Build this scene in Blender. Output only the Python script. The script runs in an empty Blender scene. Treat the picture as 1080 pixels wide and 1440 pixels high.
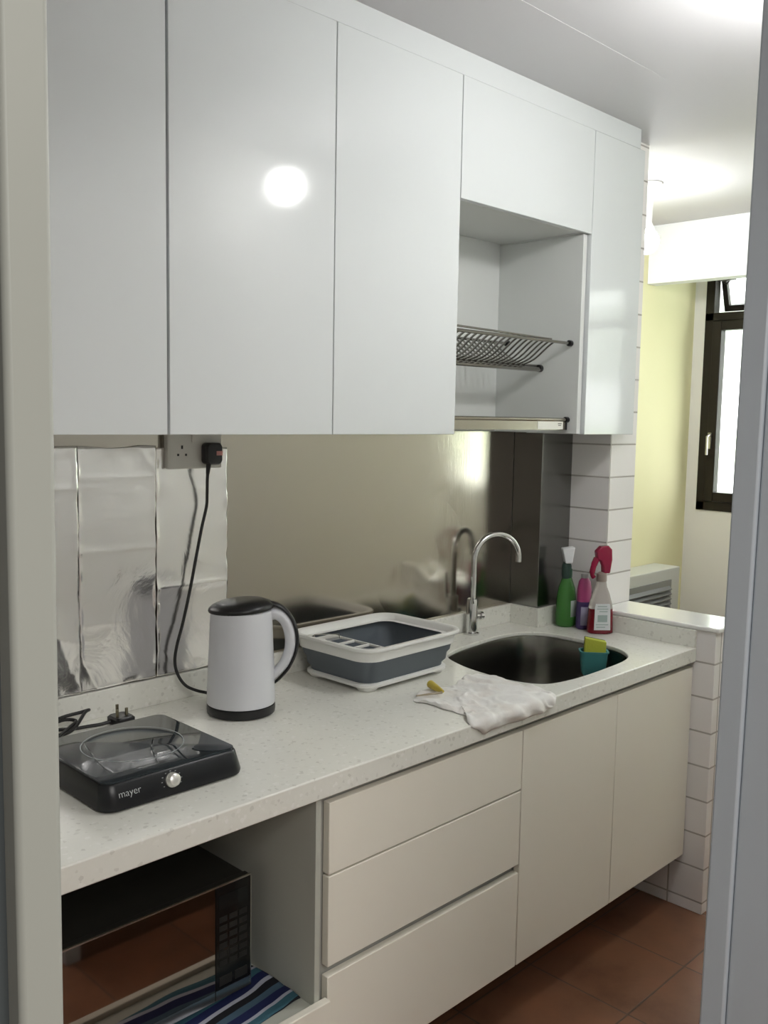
import bpy, bmesh, math, random
from mathutils import Vector, Matrix, noise
random.seed(4)
sc = bpy.context.scene
COL = sc.collection
PI = math.pi

# ------------------------------------------------------------------ camera
cam_d = bpy.data.cameras.new('camera')
cam = bpy.data.objects.new('camera', cam_d)
COL.objects.link(cam)
r = Vector((0.70414395, -0.7098349, 0.01776831))
u = Vector((0.0597006, 0.08412004, 0.9946656))
f = Vector((0.70754302, 0.69932699, -0.10161019))
M = Matrix.Identity(4)
for i in range(3):
    M[i][0], M[i][1], M[i][2] = r[i], u[i], -f[i]
M.translation = Vector((0, -1.861254, 1.492162))
cam.matrix_world = M
cam_d.sensor_fit = 'HORIZONTAL'
cam_d.sensor_width = 36
cam_d.lens = 1315.36 * 36 / 1080
cam_d.clip_start = 0.05
sc.camera = cam

# ------------------------------------------------------------------ view and world light
sc.view_settings.view_transform = 'Standard'
sc.view_settings.look = 'None'
sc.view_settings.gamma = 1
sc.view_settings.use_curve_mapping = False
sc.view_settings.exposure = 0.84
w = bpy.data.worlds.new('sky')
sc.world = w
w.use_nodes = True
bg = w.node_tree.nodes['Background']
bg.inputs[0].default_value = (0.93, 0.97, 1.0, 1)
bg.inputs[1].default_value = 4.6
LAMP_KITCHEN = 80.0      # radiance of the frosted globes
LAMP_YARD = 72.0
LIVING_FILL = 24.0            # watts of the unseen fill light added in the room behind the camera

def area(name, loc, rot, sx, sy, power, col):
    l = bpy.data.lights.new(name, 'AREA')
    l.shape = 'RECTANGLE'; l.size = sx; l.size_y = sy; l.energy = power; l.color = col
    o = bpy.data.objects.new(name, l); COL.objects.link(o)
    o.location = loc; o.rotation_euler = rot
    return o
area('living_room_fill', (0.3, -3.0, 2.385), (0, 0, 0), 1.4, 1.4, LIVING_FILL, (1.0, 0.98, 0.94))

# ------------------------------------------------------------------ constants (metres)
H = 0.821            # counter top
YF = -0.601          # counter front
YU = -0.327          # upper cabinet doors
YC = -0.593          # lower cabinet fronts
ZU, ZC, ZD, ZN = 1.4494, 2.3765, 2.3197, 2.0274
YS = -1.36           # kitchen wall with the doorway
XW = 4.50            # window wall of the yard
YB = 0.41            # yellow yard wall

# ------------------------------------------------------------------ materials
def mat(name, col=(.8, .8, .8), rough=.5, metal=0., spec=.5, coat=0., coat_rough=.03, emit=None, emit_s=0., trans=0., ior=1.45, alpha=1.):
    m = bpy.data.materials.new(name); m.use_nodes = True
    b = m.node_tree.nodes['Principled BSDF']
    b.inputs['Base Color'].default_value = (*col, 1)
    b.inputs['Roughness'].default_value = rough
    b.inputs['Metallic'].default_value = metal
    b.inputs['Specular IOR Level'].default_value = spec
    b.inputs['Coat Weight'].default_value = coat
    b.inputs['Coat Roughness'].default_value = coat_rough
    b.inputs['Transmission Weight'].default_value = trans
    b.inputs['IOR'].default_value = ior
    b.inputs['Alpha'].default_value = alpha
    if emit:
        b.inputs['Emission Color'].default_value = (*emit, 1)
        b.inputs['Emission Strength'].default_value = emit_s
    return m
def N(m, t, **k):
    n = m.node_tree.nodes.new(t)
    for a, v in k.items():
        setattr(n, a, v)
    return n
def L(m, a, b): m.node_tree.links.new(a, b)
def P(m): return m.node_tree.nodes['Principled BSDF']
def add_bump(m, scale, strength, dist=.002, detail=3, vec=None, stretch=None):
    tc = N(m, 'ShaderNodeTexCoord')
    n = N(m, 'ShaderNodeTexNoise'); n.inputs['Scale'].default_value = scale; n.inputs['Detail'].default_value = detail
    src = tc.outputs['Object']
    if stretch:
        mp = N(m, 'ShaderNodeMapping'); mp.inputs['Scale'].default_value = stretch
        L(m, src, mp.inputs['Vector']); src = mp.outputs[0]
    L(m, src, n.inputs['Vector'])
    b = N(m, 'ShaderNodeBump'); b.inputs['Strength'].default_value = strength; b.inputs['Distance'].default_value = dist
    L(m, n.outputs['Fac'], b.inputs['Height'])
    L(m, b.outputs[0], P(m).inputs['Normal'])
    return n
def ramp(m, fac, stops, interp='LINEAR'):
    cr = N(m, 'ShaderNodeValToRGB'); e = cr.color_ramp; e.interpolation = interp
    while len(e.elements) < len(stops): e.elements.new(0.5)
    for el, (p, c) in zip(e.elements, stops):
        el.position = p; el.color = (*c, 1)
    L(m, fac, cr.inputs[0])
    return cr.outputs[0]

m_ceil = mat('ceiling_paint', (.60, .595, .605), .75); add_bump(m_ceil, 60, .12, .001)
m_wall = mat('white_wall_paint', (.84, .845, .83), .65); add_bump(m_wall, 90, .15, .001)
m_yellow = mat('cream_yellow_wall_paint', (.80, .76, .46), .65); add_bump(m_yellow, 80, .1, .001)
m_yard = mat('yard_wall_paint', (.80, .78, .74), .7); add_bump(m_yard, 80, .1, .001)
m_jamb = mat('satin_grey_door_frame_paint', (.50, .55, .60), .32); add_bump(m_jamb, 25, .12, .001)
m_jambl = mat('warm_grey_door_frame_paint', (.42, .44, .40), .45); add_bump(m_jambl, 25, .15, .001)
m_cab = mat('gloss_white_laminate', (.73, .76, .76), .095, spec=.34, coat=.15, coat_rough=.02)
m_low = mat('cream_laminate', (.90, .86, .76), .30, spec=.4)
m_carc = mat('white_melamine', (.74, .76, .74), .45)
m_dark = mat('dark_gap', (.12, .12, .11), .8)
m_grey = mat('grey_melamine_edge', (.42, .42, .39), .6)
m_steel = mat('chromed_steel', (.72, .72, .72), .12, metal=1)
m_wire = mat('dark_chrome_wire', (.34, .33, .31), .18, metal=1)
m_steel2 = mat('satin_stainless', (.50, .49, .45), .28, metal=1)
m_black = mat('black_plastic', (.012, .012, .013), .32)
m_rub = mat('black_rubber_cable', (.01, .01, .01), .45)
m_wplast = mat('white_plastic', (.82, .82, .79), .35)
m_gplast = mat('grey_silicone', (.115, .135, .155), .55)
m_lamp = mat('lit_frosted_globe', (.9, .9, .9), .5, emit=(1, .995, .985), emit_s=LAMP_KITCHEN)
m_lamp2 = mat('lit_frosted_globe_yard', (.9, .9, .9), .5, emit=(.97, .985, 1), emit_s=LAMP_YARD)

# back wall stainless sheet: faintly wavy metal
m_splash = mat('brushed_stainless_sheet', (.485, .45, .395), .14, metal=1)
tc = N(m_splash, 'ShaderNodeTexCoord')
n1 = N(m_splash, 'ShaderNodeTexNoise'); n1.inputs['Scale'].default_value = 3.2; n1.inputs['Detail'].default_value = 1.5
n2 = N(m_splash, 'ShaderNodeTexNoise'); n2.inputs['Scale'].default_value = 60; n2.inputs['Detail'].default_value = 3
mp = N(m_splash, 'ShaderNodeMapping'); mp.inputs['Scale'].default_value = (8, 8, .25)
L(m_splash, tc.outputs['Object'], mp.inputs[0]); L(m_splash, mp.outputs[0], n2.inputs['Vector'])
L(m_splash, tc.outputs['Object'], n1.inputs['Vector'])
b1 = N(m_splash, 'ShaderNodeBump'); b1.inputs['Strength'].default_value = .25; b1.inputs['Distance'].default_value = .01
b2 = N(m_splash, 'ShaderNodeBump'); b2.inputs['Strength'].default_value = .12; b2.inputs['Distance'].default_value = .0006

gp = N(m_splash, 'ShaderNodeNewGeometry'); vd = N(m_splash, 'ShaderNodeVectorMath', operation='DISTANCE'); vd.inputs[1].default_value = (2.04, 0, 1.07)
L(m_splash, gp.outputs['Position'], vd.inputs[0])
mk = N(m_splash, 'ShaderNodeMapRange'); mk.inputs['From Min'].default_value = .20; mk.inputs['From Max'].default_value = .08; mk.inputs['To Min'].default_value = 0; mk.inputs['To Max'].default_value = 1
L(m_splash, vd.outputs['Value'], mk.inputs['Value'])
n3 = N(m_splash, 'ShaderNodeTexNoise'); n3.inputs['Scale'].default_value = 9; n3.inputs['Detail'].default_value = 1; L(m_splash, tc.outputs['Object'], n3.inputs['Vector'])
m3 = N(m_splash, 'ShaderNodeMath', operation='MULTIPLY'); L(m_splash, n3.outputs['Fac'], m3.inputs[0]); L(m_splash, mk.outputs[0], m3.inputs[1])
m4 = N(m_splash, 'ShaderNodeMath', operation='MULTIPLY_ADD'); m4.inputs[1].default_value = 1.6; L(m_splash, m3.outputs[0], m4.inputs[0]); L(m_splash, n1.outputs['Fac'], m4.inputs[2])
L(m_splash, m4.outputs[0], b1.inputs['Height']); L(m_splash, n2.outputs['Fac'], b2.inputs['Height'])
L(m_splash, b1.outputs[0], b2.inputs['Normal']); L(m_splash, b2.outputs[0], P(m_splash).inputs['Normal'])

m_pier_steel = mat('stainless_dark_reflection', (.24, .24, .23), .24, metal=1)  # the pier's dark reflections are put into the base colour
add_bump(m_pier_steel, 40, .1, .0005, stretch=(8, 8, .2))

# aluminium foil
m_foil = mat('crumpled_aluminium_foil', (.94, .92, .91), .20, metal=1)
tc = N(m_foil, 'ShaderNodeTexCoord')
v1 = N(m_foil, 'ShaderNodeTexNoise'); v1.inputs['Scale'].default_value = 6; v1.inputs['Detail'].default_value = 5; v1.inputs['Distortion'].default_value = 1.2
L(m_foil, tc.outputs['Object'], v1.inputs['Vector'])
b1 = N(m_foil, 'ShaderNodeBump'); b1.inputs['Strength'].default_value = .55; b1.inputs['Distance'].default_value = .007
L(m_foil, v1.outputs['Fac'], b1.inputs['Height']); L(m_foil, b1.outputs[0], P(m_foil).inputs['Normal'])

# quartz counter with fine speckle
def quartz(name):
    m = mat(name, (.7, .69, .64), .22, spec=.45)
    tc = N(m, 'ShaderNodeTexCoord')
    v = N(m, 'ShaderNodeTexVoronoi'); v.inputs['Scale'].default_value = 150
    L(m, tc.outputs['Object'], v.inputs['Vector'])
    sp = N(m, 'ShaderNodeSeparateColor'); L(m, v.outputs['Color'], sp.inputs[0])
    c1 = ramp(m, sp.outputs[0], [(0, (.70, .69, .63)), (.08, (.83, .825, .76)), (.93, (.84, .835, .77)), (1, (.90, .89, .84))])
    v2 = N(m, 'ShaderNodeTexVoronoi'); v2.inputs['Scale'].default_value = 62
    L(m, tc.outputs['Object'], v2.inputs['Vector'])
    c2 = ramp(m, v2.outputs['Distance'], [(0, (.30, .27, .22)), (.08, (.40, .36, .31)), (.13, (1, 1, 1))])
    mx = N(m, 'ShaderNodeMix'); mx.data_type = 'RGBA'; mx.blend_type = 'MULTIPLY'
    sp2 = N(m, 'ShaderNodeSeparateColor'); L(m, v2.outputs['Color'], sp2.inputs[0])
    g = N(m, 'ShaderNodeMath', operation='GREATER_THAN'); g.inputs[1].default_value = .80
    L(m, sp2.outputs[1], g.inputs[0])
    g2 = N(m, 'ShaderNodeMath', operation='MULTIPLY'); g2.inputs[1].default_value = .32
    L(m, g.outputs[0], g2.inputs[0])
    L(m, g2.outputs[0], mx.inputs[0]); L(m, c1, mx.inputs[6]); L(m, c2, mx.inputs[7])
    L(m, mx.outputs[2], P(m).inputs['Base Color'])
    return m
m_quartz = quartz('speckled_beige_quartz')

def tiles(name, axis, ou, ov, tw, th, c, grout, rough=.15, mortar=.003, bump=.4, vary=.03, mottled=False):
    """square grid of tiles in the plane whose first coordinate is `axis`"""
    m = mat(name, c, rough)
    g = N(m, 'ShaderNodeNewGeometry'); s = N(m, 'ShaderNodeSeparateXYZ'); L(m, g.outputs['Position'], s.inputs[0])
    cb = N(m, 'ShaderNodeCombineXYZ')
    A = {'x': (0, 2), 'y': (1, 2), 'f': (0, 1)}[axis]
    for k, (ax, off) in enumerate(zip(A, (ou, ov))):
        mt = N(m, 'ShaderNodeMath', operation='SUBTRACT'); mt.inputs[1].default_value = off - 50 * (tw, th)[k]
        L(m, s.outputs[ax], mt.inputs[0]); L(m, mt.outputs[0], cb.inputs[k])
    br = N(m, 'ShaderNodeTexBrick'); br.offset = 0; br.squash = 1
    br.inputs['Scale'].default_value = 1; br.inputs['Brick Width'].default_value = tw; br.inputs['Row Height'].default_value = th
    br.inputs['Mortar Size'].default_value = mortar; br.inputs['Mortar Smooth'].default_value = .3
    br.inputs['Color1'].default_value = (*[x * (1 + vary) for x in c], 1); br.inputs['Color2'].default_value = (*[x * (1 - vary) for x in c], 1)
    br.inputs['Mortar'].default_value = (*grout, 1)
    L(m, cb.outputs[0], br.inputs['Vector'])
    colour = br.outputs['Color']
    if mottled:
        n = N(m, 'ShaderNodeTexNoise'); n.inputs['Scale'].default_value = 5; n.inputs['Detail'].default_value = 6; n.inputs['Roughness'].default_value = .6
        L(m, g.outputs['Position'], n.inputs['Vector'])
        rr = ramp(m, n.outputs['Fac'], [(.3, (.72, .68, .66)), (.5, (1, 1, 1)), (.72, (1.22, 1.12, 1.04))])
        mx = N(m, 'ShaderNodeMix'); mx.data_type = 'RGBA'; mx.blend_type = 'MULTIPLY'; mx.inputs[0].default_value = 1
        L(m, colour, mx.inputs[6]); L(m, rr, mx.inputs[7]); colour = mx.outputs[2]
    L(m, colour, P(m).inputs['Base Color'])
    b = N(m, 'ShaderNodeBump'); b.inputs['Strength'].default_value = bump; b.inputs['Distance'].default_value = .002; b.invert = True
    L(m, br.outputs['Fac'], b.inputs['Height']); L(m, b.outputs[0], P(m).inputs['Normal'])
    return m
WT = (.89, .865, .85); GR = (.48, .45, .42)
m_tile_px = tiles('white_tiles_facing_room', 'x', 2.655, .0362, .20, .106, WT, GR)
m_tile_py = tiles('white_tiles_facing_counter', 'y', -.5459, .0362, .20, .106, WT, GR)
m_tile_ux = tiles('white_tiles_column_front', 'x', 2.655, .0366, .20, .106, WT, GR)
m_tile_uy = tiles('white_tiles_column_side', 'y', -.30, .0366, .20, .106, WT, GR)
m_floor = tiles('terracotta_floor_tiles', 'f', 2.03, -.752, .30, .30, (.25, .118, .068), (.14, .085, .06), rough=.36, mortar=.003, vary=.09, mottled=True)
m_tile_shadow = None

# ------------------------------------------------------------------ mesh helpers
def bm_new(): return bmesh.new()
def box(bm, x0, x1, y0, y1, z0, z1):
    vs = [bm.verts.new(p) for p in ((x0, y0, z0), (x1, y0, z0), (x1, y1, z0), (x0, y1, z0), (x0, y0, z1), (x1, y0, z1), (x1, y1, z1), (x0, y1, z1))]
    for q in ((3, 2, 1, 0), (4, 5, 6, 7), (0, 1, 5, 4), (1, 2, 6, 5), (2, 3, 7, 6), (3, 0, 4, 7)):
        bm.faces.new([vs[i] for i in q])
    return vs
def loft(bm, rings, cap0=True, cap1=True, closed=True):
    R_ = [[bm.verts.new(p) for p in ring] for ring in rings]
    n = len(R_[0])
    for a, b in zip(R_, R_[1:]):
        for i in range(n if closed else n - 1):
            j = (i + 1) % n
            bm.faces.new((a[i], a[j], b[j], b[i]))
    if cap0: bm.faces.new(R_[0][::-1])
    if cap1: bm.faces.new(R_[-1])
    return R_
def circ(cx, cy, z, rx, n=32, ry=None):
    ry = rx if ry is None else ry
    return [(cx + rx * math.cos(2 * PI * i / n), cy + ry * math.sin(2 * PI * i / n), z) for i in range(n)]
def lathe(bm, cx, cy, prof, n=32, cap0=True, cap1=True):
    return loft(bm, [circ(cx, cy, z, rr, n) for rr, z in prof], cap0, cap1)
def tube(bm, pts, rad, n=10, caps=True):
    pts = [Vector(p) for p in pts]
    rads = rad if isinstance(rad, (list, tuple)) else [rad] * len(pts)
    t0 = (pts[1] - pts[0]).normalized()
    ref = Vector((0, 0, 1)) if abs(t0.z) < .9 else Vector((1, 0, 0))
    nrm = t0.cross(ref).normalized()
    rings = []
    for i, p in enumerate(pts):
        if i == 0: t = pts[1] - pts[0]
        elif i == len(pts) - 1: t = pts[-1] - pts[-2]
        else: t = (pts[i + 1] - pts[i]).normalized() + (pts[i] - pts[i - 1]).normalized()
        t.normalize()
        nrm = (nrm - t * nrm.dot(t)).normalized()
        bi = t.cross(nrm)
        rings.append([p + (nrm * math.cos(2 * PI * k / n) + bi * math.sin(2 * PI * k / n)) * rads[i] for k in range(n)])
    loft(bm, rings, caps, caps)
def spline(ctrl, per=8, closed=False):
    c = [Vector(p) for p in ctrl]; out = []
    n = len(c)
    for i in range(n if closed else n - 1):
        if closed: p0, p1, p2, p3 = c[(i - 1) % n], c[i], c[(i + 1) % n], c[(i + 2) % n]
        else: p0, p1, p2, p3 = c[max(i - 1, 0)], c[i], c[i + 1], c[min(i + 2, n - 1)]
        for k in range(per):
            t = k / per
            out.append(.5 * ((2 * p1) + (p2 - p0) * t + (2 * p0 - 5 * p1 + 4 * p2 - p3) * t * t + (3 * p1 - p0 - 3 * p2 + p3) * t ** 3))
    if not closed: out.append(c[-1])
    return out
def rrect(cx, cy, hx, hy, rad, z, n=6):
    out = []
    for sx, sy, a0 in ((1, 1, 0), (-1, 1, 90), (-1, -1, 180), (1, -1, 270)):
        for k in range(n + 1):
            a = math.radians(a0 + 90 * k / n)
            out.append((cx + sx * (hx - rad) + rad * math.cos(a), cy + sy * (hy - rad) + rad * math.sin(a), z))
    return out
def link(name, bm, m, parent=None, bevel=0, seg=2, smooth=38, local=False, solid=0, origin=None):
    bmesh.ops.recalc_face_normals(bm, faces=bm.faces[:])
    me = bpy.data.meshes.new(name)
    off = Vector((0, 0, 0))
    if parent is not None and not local: off = Vector(parent.get('_o', (0, 0, 0)))
    if origin is not None: off = Vector(origin)
    if off.length: bmesh.ops.translate(bm, verts=bm.verts[:], vec=-off)
    bm.to_mesh(me); bm.free()
    for p in me.polygons: p.use_smooth = True
    me.set_sharp_from_angle(angle=math.radians(smooth))
    o = bpy.data.objects.new(name, me); COL.objects.link(o)
    me.materials.append(m)
    if parent is not None:
        o.parent = parent
        o['_o'] = parent.get('_o', (0, 0, 0))
    elif origin is not None: o.location = origin
    if solid:
        s = o.modifiers.new('solid', 'SOLIDIFY'); s.thickness = solid
    if bevel:
        b = o.modifiers.new('bevel', 'BEVEL'); b.width = bevel; b.segments = seg; b.limit_method = 'ANGLE'; b.angle_limit = math.radians(50)
        b.harden_normals = False
    return o
def thing(name, label, cat, loc=(0, 0, 0), rz=0, group=None):
    o = bpy.data.objects.new(name, None); COL.objects.link(o)
    o.empty_display_size = .05
    o.location = loc; o.rotation_euler = (0, 0, rz)
    o['label'] = label; o['category'] = cat; o['_o'] = tuple(loc)
    if group: o['group'] = group
    return o
def tag(o, label, cat, group=None):
    o['label'] = label; o['category'] = cat
    if group: o['group'] = group
    return o
def struct(o):
    o['kind'] = 'structure'; return o
def bx(name, dims, m, parent=None, bevel=0, **k):
    bm = bm_new(); box(bm, *dims)
    return link(name, bm, m, parent, bevel, **k)
def add_mats(o, ms, fn):
    for m in ms: o.data.materials.append(m)
    for p in o.data.polygons: p.material_index = fn(p)

# ------------------------------------------------------------------ setting: floor, ceiling, walls
struct(bx('floor', (-2.2, 4.65, -4.6, .5, -.05, 0), m_floor))
# ceiling with the shallow plaster soffit over the cabinets and the step at the yard
struct(bx('ceiling', (-2.2, 4.65, -4.6, .5, 2.392, 2.45), m_ceil))
bm = bm_new()
def prism(bm, poly, z0, z1): loft(bm, [[(x, y, z0) for x, y in poly], [(x, y, z1) for x, y in poly]])
prism(bm, [(-.1, -1.36), (2.86, -1.36), (2.86, .0), (-.1, 0)], 2.3775, 2.3925)
prism(bm, [(-.1, -.588), (2.30, -.588), (2.58, -.42), (2.80, -.262), (2.80, .0), (-.1, 0)], ZC, 2.379)
struct(link('trim_1', bm, m_ceil))
struct(bx('wall_back', (-.1, 2.66, 0, .12, 0, 2.392), m_wall))
struct(bx('wall_left', (-.1, .10, -1.36, 0, 0, 2.392), m_wall))
# wall with the doorway the picture is taken through (y -1.46 .. -1.36)
bm = bm_new()
box(bm, -2.2, .180, -1.455, YS, 0, 2.392)
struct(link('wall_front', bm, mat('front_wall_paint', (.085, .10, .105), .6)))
bm = bm_new(); box(bm, 1.150, 3.0, -1.46, YS, 0, 2.392); box(bm, .168, 1.150, -1.46, YS, 2.15, 2.392)
box(bm, 3.0, 3.86, -1.46, YS, 0, 2.392); box(bm, 3.76, 3.86, -2.5, -1.46, 0, 2.392)
struct(link('wall_front_right', bm, m_wall))
bm = bm_new()
loft(bm, [[(.1712 - .0008 * z, -1.468, z), (.1895 + .0016 * z, -1.468, z), (.1895 + .0016 * z, -1.352, z), (.1712 - .0008 * z, -1.352, z)] for z in (0, 2.15)])
struct(link('trim_2', bm, m_jambl, bevel=.003))
# right door frame, leaning a little out of plumb as in the photo
bm = bm_new()
def lean(z): return 1.1085 + .0155 * z
for (y0, y1, dx) in ((-1.384, -1.352, 0), (-1.475, -1.384, .006)):
    loft(bm, [[(lean(z) + dx, y0, z), (1.155, y0, z), (1.155, y1, z), (lean(z) + dx, y1, z)] for z in (0, 2.15)])
struct(link('trim_3', bm, m_jamb, bevel=.003))
bmk = bm_new(); box(bmk, 1.150, 3.86, YS, YS + .010, 0, .16)  # unseen skirting added to extend the brown reflection in the microwave door
struct(link('baseboard_for_reflection', bmk, m_floor))
# living room shell behind the camera
bm = bm_new()
box(bm, -2.3, -2.2, -4.6, -1.46, 0, 2.45); box(bm, -2.2, 3.1, -4.7, -4.6, 0, 2.45); box(bm, 3.0, 3.1, -4.6, -1.46, 0, 2.45)
struct(link('wall_living', bm, m_wall))

# tiled column at the end of the counter
bm = bm_new(); box(bm, 2.6524, 2.8108, -.2583, .0, .885, 2.392); box(bm, 2.6524, 2.8108, 0, YB, 0, 2.392)
o = struct(link('wall_column', bm, m_tile_ux))
add_mats(o, [m_tile_uy], lambda p: 1 if abs(p.normal.x) > .5 else 0)
# low tiled wall that closes the counter, with its stone cap
bm = bm_new(); box(bm, 2.6194, 2.772, -.6591, 0, 0, .874)
o = struct(link('wall_low', bm, m_tile_px, bevel=.002))
add_mats(o, [m_tile_py], lambda p: 1 if abs(p.normal.x) > .5 else 0)
m_cap = mat('white_stone_cap', (.86, .86, .84), .18, coat=.4)
o = bx('stone_coping', (2.612, 2.800, -.672, -.259, .874, .888), m_cap, bevel=.005, seg=3)
tag(o, 'white polished stone slab capping the low tiled wall beside the sink', 'wall cap')
# steel faced pier in the corner behind the tap
struct(bx('wall_pier', (2.4822, 2.6524, -.1154, 0, .8, ZU + .3), m_pier_steel, bevel=.002))
# stainless sheet on the back wall
o = bx('steel_splashback', (.102, 2.480, -.003, -.0005, H + .0, ZU + .02), m_splash)
tag(o, 'wide stainless steel sheet covering the wall between counter and upper cabinets', 'splashback')

# yard
struct(bx('wall_yard', (2.66, XW + .15, YB, YB + .12, 0, 2.392), m_yellow))
bm = bm_new()
WY0, WY1, WZ0, WZ1 = -.95, .347, 1.050, 2.330
box(bm, XW, XW + .15, WY1, .5, 0, 2.392); box(bm, XW, XW + .15, -1.42, WY0, 0, 2.392); box(bm, XW, XW + .15, -2.5, -2.3, 0, 2.392)
box(bm, XW, XW + .15, -2.3, -1.42, 0, WZ0); box(bm, XW, XW + .15, -2.3, -1.42, WZ1, 2.392); box(bm, 3.86, XW, -2.5, -2.4, 0, 2.392)
box(bm, XW, XW + .15, WY0, WY1, 0, WZ0); box(bm, XW, XW + .15, WY0, WY1, WZ1, 2.392)
struct(link('wall_window', bm, m_yard))
struct(bx('trim_4', (4.02, 4.10, -2.4, YB, 2.128, 2.392), mat('beam_paint', (.90, .92, .97), .6), bevel=.002))

# ------------------------------------------------------------------ window (dark bronze aluminium)
m_bronze = mat('dark_bronze_aluminium', (.014, .010, .006), .45, spec=.3)
m_glass = mat('clear_window_glass', (1, 1, 1), .0, trans=1, ior=1.01)
win = struct(bpy.data.objects.new('window_1', None)); COL.objects.link(win); win.location = (XW, WY1, WZ0); win['_o'] = (XW, WY1, WZ0)
bm = bm_new()
fx0, fx1 = XW - .01, XW + .05
box(bm, fx0, fx1, WY1 - .045, WY1, WZ0, WZ1); box(bm, fx0, fx1, WY0, WY0 + .045, WZ0, WZ1)
box(bm, fx0, fx1, WY0, WY1, WZ0, WZ0 + .045); box(bm, fx0, fx1, WY0, WY1, WZ1 - .03, WZ1)
box(bm, fx0, fx1, WY0, WY1, 1.992, 2.032)
box(bm, fx0, fx1, -.46, -.415, WZ0, WZ1)
link('window_frame', bm, m_bronze, win, bevel=.003)
for (a, b, nm) in ((WY1 - .047, -.413, 'casement'), (-.462, WY0 + .047, 'casement')):
    bm = bm_new(); s = .046
    x0, x1 = XW - .022, XW + .03
    lo, hi = min(a, b), max(a, b)
    z0, z1 = WZ0 + .047, 1.990
    box(bm, x0, x1, hi - s, hi, z0, z1); box(bm, x0, x1, lo, lo + s, z0, z1)
    box(bm, x0, x1, lo + s, hi - s, z0, z0 + s); box(bm, x0, x1, lo + s, hi - s, z1 - s, z1)
    cs = link(nm, bm, m_bronze, win, bevel=.003)
    bm = bm_new(); box(bm, XW + .004, XW + .008, lo + s - .004, hi - s + .004, z0 + s - .004, z1 - s + .004)
    link('pane', bm, m_glass, cs)
    if a > 0:
        bm = bm_new()
        box(bm, x0 - .012, x0, hi - .026, hi - .010, 1.36, 1.44)
        tube(bm, [(x0 - .012, hi - .018, 1.43), (x0 - .035, hi - .018, 1.42), (x0 - .038, hi - .02, 1.33)], .006)
        link('window_handle', bm, m_steel2, cs)
w2 = struct(bpy.data.objects.new('window_2', None)); COL.objects.link(w2); w2.location = (XW, -1.42, WZ0); w2['_o'] = (XW, -1.42, WZ0)
bm = bm_new()
for q in ((-2.3, -2.255, WZ0, WZ1), (-1.465, -1.42, WZ0, WZ1), (-2.3, -1.42, WZ0, WZ0 + .045), (-2.3, -1.42, WZ1 - .045, WZ1), (-2.3, -1.42, 1.992, 2.032)): box(bm, fx0, fx1, *q)
wf = link('window_frame', bm, m_bronze, w2, bevel=.003)
bm = bm_new(); box(bm, XW + .02, XW + .024, -2.256, -1.464, WZ0 + .044, WZ1 - .044); link('pane', bm, m_glass, w2)
# top hung sash, standing open outwards
bm = bm_new()
ya, yb = WY1 - .047, -.413
zt, zb = WZ1 - .03, 2.034
def tilt(p, a=math.radians(20)):
    x, y, z = p; dz = z - zt; dx = x - (XW + .02)
    return (XW + .02 + dx * math.cos(a) - dz * math.sin(a), y, zt + dz * math.cos(a) + dx * math.sin(a))
for d in ((ya - .026, ya, zb, zt), (yb, yb + .026, zb, zt), (yb, ya, zb, zb + .03), (yb, ya, zt - .02, zt)):
    vs = box(bm, XW + .01, XW + .035, d[0], d[1], d[2], d[3])
    for v in vs: v.co = Vector(tilt(v.co))
sash = link('vent_sash', bm, m_bronze, win)
bm = bm_new(); vs = box(bm, XW + .02, XW + .024, yb + .028, ya - .028, zb + .028, zt - .018)
for v in vs: v.co = Vector(tilt(v.co))
link('pane', bm, m_glass, sash)
bm = bm_new(); tube(bm, [(XW + .005, .285, 2.195), (XW + .03, .262, 2.175), (XW + .052, .262, 2.19)], .006, 8); box(bm, XW - .016, XW + .008, .205, .285, 2.185, 2.20)
link('stay_arm', bm, m_bronze, sash)

# outside: neighbouring block seen through the window
nb = thing('apartment_building', 'pale apartment block with grid of windows seen through the yard window', 'building', (13, 3, -6))
m_fac = mat('pale_render', (.85, .85, .82), .8); m_fg = mat('facade_window_glass', (.34, .37, .30), .4)
m_green = mat('painted_green_band', (.62, .70, .50), .8)
bx('facade', (13, 19, -14, 18, -6, 14), m_fac, nb)
for kz in range(5):
    for ky in range(8):
        y0 = -11 + ky * 3.4 + .35; z0 = -3.6 + kz * 2.75 + .25
        bx('window', (12.93, 13.02, y0, y0 + 1.5, z0, z0 + 1.1), m_fg, nb)
for kz in range(5):
    bx('balcony_band', (12.7, 13, -14, 18, -4.6 + kz * 2.75, -4.15 + kz * 2.75), m_green, nb)
struct(bx('ground', (4.6, 40, -30, 30, -6.2, -6), mat('lawn', (.12, .2, .07), .9)))

# ------------------------------------------------------------------ low box with louvred vent in the yard
t = thing('utility_box', 'low pale box with dark louvred vent in the yard behind the low wall', 'utility box', (3.9, .34, 0))
bx('body', (3.3, 4.205, .27, YB - .003, 0, .795), mat('utility_box_paint', (.50, .50, .44), .6), t, bevel=.004)
g = bx('vent_frame', (3.60, 4.118, .264, .27, .45, .742), mat('vent_frame_grey', (.20, .20, .18), .5), t, bevel=.002)
bm = bm_new()
for k in range(11):
    z = .475 + k * .0235
    vs = [bm.verts.new(p) for p in ((3.62, .264, z), (4.098, .264, z), (4.098, .250, z - .014), (3.62, .250, z - .014), (3.62, .264, z + .003), (4.098, .264, z + .003), (4.098, .250, z - .011), (3.62, .250, z - .011))]
    for q in ((0, 1, 2, 3), (4, 5, 6, 7), (0, 1, 5, 4), (1, 2, 6, 5), (2, 3, 7, 6), (3, 0, 4, 7)): bm.faces.new([vs[i] for i in q])
link('louvre_slats', bm, mat('louvre_grey', (.13, .13, .12), .5), t)

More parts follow.
